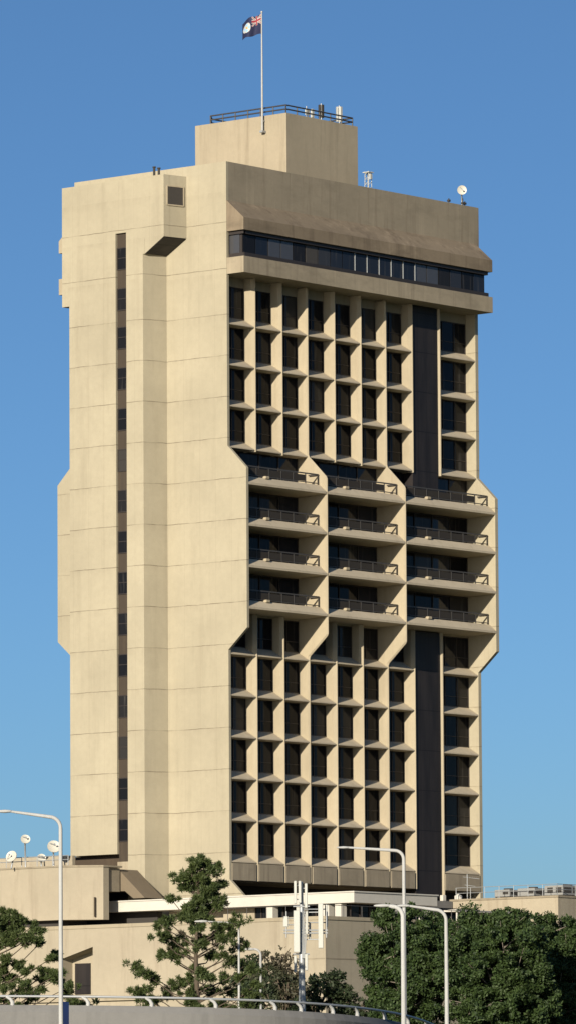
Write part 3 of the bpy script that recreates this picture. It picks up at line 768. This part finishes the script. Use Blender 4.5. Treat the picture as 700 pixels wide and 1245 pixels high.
# blue sign edge-on beside the left lamp
b_ = at(79.5, 1218, 296)
t = empty('road_sign', (b_.x, b_.y, GZ), 'narrow blue road sign seen nearly edge on beside the left lamp pole', 'sign')
MB().obox(b_ - ZV * .7, (HV * .95 + RV * .3).normalized(), (RV * .95 - HV * .3).normalized(), .5, .02, .7).build('panel', m_blue, t)
MB().tube([Vector((b_.x, b_.y, GZ)) + HV * .1, b_ + HV * .1], .05, 7).build('post', m_steel, t)

# ================================================================== STREET LAMPS
def lamp(px, pytop, d, arm_px, rise_px, r0, r1, label, base=GZ, bend=.5):
    top = at(px, pytop, d); bz = Vector((top.x, top.y, base))
    L_ = arm_px / (F_PX / d); rise = rise_px / (F_PX / d)
    t = empty('street_lamp', bz, label, 'street lamp', 'tall curved street lamps')
    MB().tube([bz, bz.lerp(top, .5), top - ZV * bend], [r0, (r0 + r1) / 2, r1 * 1.1], 12).build('pole', m_lampw, t)
    pts = [top - ZV * bend]
    for q in range(1, 7):
        a_ = q / 6 * pi / 2; pts.append(top - ZV * bend + ZV * bend * sin(a_) - RV * bend * (1 - cos(a_)))
    end = top - RV * L_ + ZV * rise
    pts += [pts[-1].lerp(end, .5) , end]
    MB().tube(pts, [r1 * 1.1] * 7 + [r1 * .9, r1 * .7], 10).build('arm', m_lampw, t)
    hd = MB(); c = end - RV * .22
    prof = [(-.38, .05, .02), (-.30, .10, .05), (0, .13, .08), (.25, .09, .06), (.34, .04, .03)]
    vs = []
    for o_, wy, hz in prof:
        for a_ in range(10): th = 2 * pi * a_ / 10; vs.append(c + RV * o_ + HV * cos(th) * wy + ZV * sin(th) * hz)
    fs = [(i * 10 + k, i * 10 + (k + 1) % 10, (i + 1) * 10 + (k + 1) % 10, (i + 1) * 10 + k) for i in range(4) for k in range(10)] + [tuple(range(10)), tuple(range(40, 50))]
    hd.add(vs, fs, True); hd.build('lamp_head', m_rail if arm_px > 70 and px < 100 else m_lampw, t)
    MB().tube([bz, bz + ZV * .9], [r0 * 1.35, r0 * 1.3], 12).build('base_sleeve', m_lampw, t)
    return t
lamp(74, 993, 270, 62, 7, .105, .075, 'white curved street lamp at the far left in front of the dish block')
lamp(290.5, 1122, 327, 40, 2, .085, .045, 'thin white street lamp showing through the pine tree', bend=.2)
lamp(490, 1034, 345, 68, 4, .12, .085, 'tallest grey street lamp reaching up over the tower windows')
lamp(489, 1102, 262, 18, 1, .11, .085, 'thick white street lamp pole standing in line below the taller grey one', bend=.45)
lamp(541.5, 1106, 290, 46, 5, .11, .075, 'rightmost white street lamp in front of the dark trees')
lamp(317, 1154, 345, 9, 0, .07, .06, 'short thin hooked lamp between the pine and the phone mast', bend=.35)

# ================================================================== PHONE MAST
D_ = 335; sc = F_PX / D_
b0 = at(366.5, 1160, D_); bz = Vector((b0.x, b0.y, GZ))
PM = empty('phone_mast', bz, 'grey cellular phone mast carrying stacked panel antennas in front of the podium', 'mast')
tp = at(367, 1072, D_)
MB().tube([bz, Vector((bz.x, bz.y, at(366.5, 1165, D_).z)), Vector((bz.x, bz.y, tp.z))], [.22, .16, .09], 12).build('pole', m_steel, PM)
def mpanel(px0, px1, py0, py1, dd, nm='panel', mat=m_antw):
    a_ = at(px0, py0, D_ + dd); b_ = at(px1, py1, D_ + dd); c = (a_ + b_) / 2
    w = abs((b_ - a_).dot(RV)) / 2; h = abs(a_.z - b_.z) / 2
    o = MB().obox(c, RV, HV, w * .8, .09, h); o.build(nm, mat, PM, bevel=.03)
    k = (Vector((bz.x, bz.y, c.z)) - c)
    for zz in (h * .6, -h * .6):
        MB().tube([c + ZV * zz, Vector((bz.x, bz.y, c.z + zz))], .03, 6).build('bracket', m_steel, PM)
for a in ((356.5, 361, 1071, 1099, -.15), (362, 366.5, 1071, 1098, -.28), (369.5, 374, 1074, 1104, -.1), (355.5, 365.5, 1107, 1158, -.35), (385.5, 393.5, 1098, 1153, -.3), (394.8, 398.5, 1100, 1127, .1),
          (371, 374.5, 1108, 1136, -.2), (374.8, 378, 1122, 1142, .25), (356.5, 361, 1162, 1182, -.2), (370, 374.5, 1160, 1180, -.2), (343.5, 351, 1114, 1127, -.1)): mpanel(*a)
m = MB()
for (x0, x1, y) in ((345, 398, 1131), (345, 398, 1134.5), (356, 376, 1102), (356, 376, 1160)): m.tube([at(x0, y, D_ - .1), at(x1, y, D_ - .1)], .045, 6)
for x in (348, 389.5, 396.5): m.tube([at(x, 1108, D_ - .1), at(x, 1140, D_ - .1)], .035, 6)
for q in range(4): m.tube([at(369 + q * 1.6, 1108 + q * 3, D_ - .25), at(367 + q, 1165, D_ - .2)], .025, 5)
m.build('bracket_arm', m_steel, PM)

# ================================================================== TREES
rng = np.random.default_rng(7)
def leaves(name, mat, parent, centres, radii, n_each, size, needle=False, flat=1.0):
    """many small leaf faces spread through ellipsoid clumps"""
    V = []; 
    for c, r, n in zip(centres, radii, n_each):
        d = rng.normal(size=(n, 3)); d /= np.linalg.norm(d, axis=1)[:, None]
        q = rng.random(n) ** 0.45
        p = d * (q * (0.75 + 0.25 * rng.random(n)))[:, None] * np.array([r, r, r * flat]) + np.array(c)
        if needle:
            dirv = d * .9 + rng.normal(size=(n, 3)) * .5; dirv[:, 2] += .35
            dirv /= np.linalg.norm(dirv, axis=1)[:, None]
            side = np.cross(dirv, rng.normal(size=(n, 3))); side /= np.linalg.norm(side, axis=1)[:, None]
            L_ = (size * (.6 + .8 * rng.random(n)))[:, None]; w = L_ * .16
            V.append(np.stack([p - side * w, p + side * w, p + dirv * L_ + side * w * .3, p + dirv * L_ - side * w * .3], 1))
        else:
            a_ = rng.normal(size=(n, 3)); a_ /= np.linalg.norm(a_, axis=1)[:, None]
            nn_ = d * .7 + rng.normal(size=(n, 3)) * .6 + np.array([0, 0, .4]); b_ = np.cross(a_, nn_); b_ /= np.linalg.norm(b_, axis=1)[:, None]
            L_ = (size * (.55 + .9 * rng.random(n)))[:, None]
            V.append(np.stack([p - a_ * L_, p - b_ * L_ * .5, p + a_ * L_, p + b_ * L_ * .5], 1))
    V = np.concatenate(V).reshape(-1, 3); nq = len(V) // 4
    o = np.array([V[:, 0].mean(), V[:, 1].mean(), V[:, 2].min()])
    me = bpy.data.meshes.new(name); me.vertices.add(len(V)); me.vertices.foreach_set('co', (V - o).ravel().astype(np.float32))
    me.loops.add(nq * 4); me.loops.foreach_set('vertex_index', np.arange(nq * 4, dtype=np.int32))
    me.polygons.add(nq); me.polygons.foreach_set('loop_start', np.arange(0, nq * 4, 4, dtype=np.int32))
    me.update(calc_edges=True); me.validate(); me.materials.append(mat)
    ob = bpy.data.objects.new(name, me); COL.objects.link(ob); ob.parent = parent; ob.location = Vector(o) - WL[parent]
    WL[ob] = Vector(o); return ob

random.seed(11)
def pine(trunk_px, top_py, d, clumps, label, depth_half, r_px=9.8, extra_low=True, lean=0):
    s_ = F_PX / d
    base = at(trunk_px + lean, 1245, d); base = Vector((base.x, base.y, GZ))
    t = empty('pine_tree', base, label, 'tree', 'pine trees')
    top = at(trunk_px - 3, top_py + 8, d)
    trunk = [base.lerp(top, q) + RV * .12 * sin(q * 9) for q in (0, .2, .4, .6, .8, 1)]
    tm = MB().tube(trunk, [.18, .16, .13, .10, .07, .03], 8)
    C = []; Rr = []
    for (x, y) in clumps:
        spread = depth_half * (1 - .75 * max(0, (1245 - y) / (1245 - top_py)) ** 1.2)
        dd_ = random.uniform(-spread, spread)
        c = at(x, y, d + dd_); C.append(c); Rr.append(random.uniform(.6, 1.0) * r_px / s_)
        # a branch reaching it from lower on the trunk
        zt = c.z - (abs((c - base).dot(RV)) * .45 + .3)
        q = max(0.02, min(.98, (zt - base.z) / (top.z - base.z))); st_ = base.lerp(top, q)
        mid = st_.lerp(c, .55) - ZV * random.uniform(-.05, .35) + RV * random.uniform(-.2, .2)
        tm.tube([st_, mid, c], [.05, .032, .015], 5)
    # back and front clumps hidden among the others
    n0 = len(C)
    for i in range(int(n0 * .3)):
        b = C[i % n0]; ang = random.uniform(0, 2 * pi)
        q = Vector((base.x + (b - base).dot(RV) * .6 * RV.x, base.y, 0))
        c = Vector((base.x, base.y, b.z + random.uniform(-.7, .2))) + RV * (b - base).dot(RV) * random.uniform(.3, .9) + HV * random.uniform(-depth_half, depth_half) * .8 * (1 - .7 * (1245 - top_py and max(0, (b.z - base.z) / (top.z - base.z))))
        C.append(c); Rr.append(random.uniform(.55, .85) * r_px / s_)
    tm.build('trunk', m_bark, t)
    # break each clump into tufts
    C2, R2, n2 = [], [], []
    for c, r in zip(C, Rr):
        for k in range(7):
            o_ = Vector((random.gauss(0, 1), random.gauss(0, 1), random.gauss(0, .62))) * r * .62
            C2.append(c + o_); R2.append(r * random.uniform(.25, .6)); n2.append(int(105 * random.uniform(.7, 1.3)))
    leaves('crown', m_pine, t, C2, R2, n2, .15, needle=True, flat=.8)
    return t

cl = [(238, 1052), (246, 1049), (233, 1061), (262, 1056), (252, 1062), (246, 1068), (219, 1069), (226, 1074), (251, 1077), (270, 1076), (259, 1080), (209, 1094), (244, 1091), (255, 1095), (271, 1094), (265, 1103),
      (240, 1101), (233, 1117), (243, 1112), (203, 1120), (196, 1126), (244, 1128), (289, 1122), (279, 1126), (268, 1128), (194, 1139), (204, 1138), (214, 1149), (222, 1142), (258, 1142), (270, 1141), (283, 1138), (247, 1148),
      (295, 1151), (199, 1161), (210, 1163), (220, 1158), (258, 1160), (272, 1163), (283, 1168), (298, 1174), (307, 1180), (168, 1176), (177, 1184), (187, 1190), (236, 1178), (246, 1184), (226, 1190), (216, 1198), (258, 1187),
      (272, 1190), (290, 1190), (310, 1198), (168, 1209), (178, 1204), (188, 1218), (176, 1222), (206, 1208), (230, 1206), (243, 1203), (262, 1206), (280, 1206), (298, 1208), (232, 1222), (246, 1228), (262, 1220), (282, 1224),
      (303, 1220), (314, 1214), (180, 1230), (222, 1234), (270, 1236), (290, 1238), (240, 1240), (196, 1242), (255, 1250), (225, 1255), (280, 1255)]
pine(242, 1045, 328, cl, 'tall ragged pine tree with tufted branches in front of the tower foot', 2.6)
cl = [(6, 1110), (18, 1117), (3, 1124), (24, 1122), (38, 1127), (48, 1132), (27, 1137), (40, 1141), (50, 1146), (14, 1134), (7, 1164), (20, 1172), (4, 1178), (28, 1180), (15, 1192), (31, 1196), (8, 1200), (38, 1212), (24, 1210),
      (62, 1165), (70, 1161), (56, 1182), (48, 1190), (71, 1185), (66, 1192), (86, 1199), (80, 1205), (96, 1218), (90, 1224), (6, 1216), (18, 1228), (44, 1205), (3, 1236), (30, 1238), (12, 1246), (-10, 1118), (-14, 1140), (-12, 1170), (-8, 1195), (-15, 1225)]
pine(-6, 1100, 322, cl, 'pine tree cut by the left edge with long bare branches and tufts', 2.6)


def broad(cx, d, lobes, label, trunk_r=.3, leaf=.10, dens=640, mat=m_leaf, name='leafy_tree', group='leafy trees by the road', bark=m_barkl, fill=.55):
    """lobes: (px, py, radius_m, depth offset) of the foliage masses"""
    base = at(cx, 1245, d); base = Vector((base.x, base.y, GZ))
    t = empty(name, base, label, 'tree' if name != 'shrub' else 'shrub', group)
    tm = MB(); C, R2, n2 = [], [], []
    fork = base + ZV * 2.2
    tm.tube([base, base + ZV * 1.2 + RV * .1, fork], [trunk_r, trunk_r * .8, trunk_r * .65], 9)
    for (x, y, r, do) in lobes:
        c = at(x, y, d + do)
        mid = fork.lerp(c, .5) + Vector((random.uniform(-.4, .4), random.uniform(-.4, .4), .3))
        tm.tube([fork, mid, c], [trunk_r * .4, trunk_r * .28, .04], 6)
        for k in range(4):
            e = c + Vector((random.gauss(0, 1), random.gauss(0, 1), random.gauss(0, 1))).normalized() * r * .9
            tm.tube([mid.lerp(c, random.uniform(.3, 1)), e], [.06, .015], 4)
        nb_ = int(40 * (r / 1.8) ** 2)
        for k in range(nb_):
            v = Vector((random.gauss(0, 1), random.gauss(0, 1), random.gauss(0, 1))).normalized()
            rr = r * random.uniform(.45, 1.02)
            C.append(c + Vector((v.x * rr, v.y * rr, v.z * rr * .85))); s = random.uniform(.26, .85) * min(1.0, r / 1.4); R2.append(s * random.uniform(.7, 1.25))
            n2.append(int(dens * .62 * s * s * random.uniform(.5, 1.3) / .25 * fill))
    tm.build('trunk', bark, t)
    leaves('crown', mat, t, C, R2, n2, leaf, flat=.7)
    return t

broad(492, 372, [(470, 1128, 1.25, 0), (498, 1124, 1.35, -.5), (520, 1132, 1.4, .6), (456, 1150, 1.1, .4), (484, 1152, 1.7, -1.5), (512, 1160, 1.8, -.8), (462, 1180, 1.2, -.6), (492, 1186, 1.7, -1.8), (526, 1190, 1.6, -1),
                 (468, 1206, 1.2, .2), (505, 1216, 1.7, -1.6), (540, 1160, 1.4, .8), (480, 1235, 1.5, -.5), (520, 1240, 1.5, 0), (475, 1160, 1.6, 2), (505, 1150, 1.7, 2.4)], 'dark leafy tree left of the rightmost lamp, full crown to the road')
broad(600, 366, [(565, 1130, 1.3, .4), (590, 1124, 1.4, 0), (617, 1122, 1.35, -.4), (578, 1152, 1.7, -1.4), (612, 1150, 1.8, -1.8), (640, 1146, 1.5, -.8), (560, 1180, 1.6, -.8), (595, 1186, 1.8, -2), (632, 1182, 1.8, -1.8),
                 (572, 1216, 1.6, -1), (610, 1222, 1.8, -2), (648, 1215, 1.7, -1.2), (585, 1245, 1.6, -1), (630, 1248, 1.7, -1), (595, 1150, 1.8, 2.2), (630, 1155, 1.6, 2.2)], 'broad dark leafy tree between the rightmost lamp and the last tree')
broad(676, 376, [(650, 1120, 1.2, 0), (672, 1128, 1.3, -.4), (695, 1134, 1.5, 0), (662, 1156, 1.7, -1.2), (692, 1164, 1.8, -1.4), (672, 1192, 1.8, -1.6), (702, 1200, 1.7, -1), (680, 1228, 1.8, -1.4), (718, 1150, 1.6, 0), (722, 1190, 1.7, 0), (660, 1240, 1.6, -.6), (710, 1240, 1.7, 0)],
      'dark leafy tree cut by the right edge of the picture')
# smaller growth between the pine and the big trees
broad(345, 372, [(330, 1165, .8, 0), (343, 1160, .75, .2), (352, 1172, .8, -.2), (336, 1182, 1.0, -.4), (320, 1190, .9, 0), (350, 1194, 1.1, -.5), (332, 1208, 1.1, 0), (356, 1214, 1.0, 0)],
      'thin brownish green shrubby tree left of the phone mast', .10, .11, 170, m_dry, 'shrub_tree', 'shrubby growth behind the road', m_bark, .5)
broad(398, 378, [(384, 1196, .95, 0), (402, 1194, .9, .3), (415, 1204, .9, 0), (392, 1212, 1.1, -.4), (424, 1216, .95, 0), (376, 1218, 1.0, 0), (408, 1226, 1.1, 0), (440, 1228, 1.0, 0)],
      'low dark rounded shrub right of the phone mast', .12, .12, 260, m_leaf2, 'shrub', 'shrubby growth behind the road', m_bark, .7)
broad(318, 380, [(305, 1178, 1.0, 0), (322, 1186, 1.0, 0), (300, 1200, 1.2, 0), (318, 1210, 1.2, 0), (340, 1205, 1.1, .4), (360, 1200, 1.0, .5), (290, 1218, 1.2, 0), (345, 1224, 1.2, 0), (370, 1228, 1.1, 0)],
      'dark green shrub mass behind the pine and the short lamp', .12, .12, 260, m_leaf2, 'shrub', 'shrubby growth behind the road', m_bark, .7)
broad(8, 345, [(0, 1240, 1.0, 0), (22, 1246, .9, 0), (100, 1252, .7, 0)], 'low green bush at the bottom left corner by the road', .1, .12, 260, m_leaf, 'shrub', 'shrubby growth behind the road', m_bark, .7)
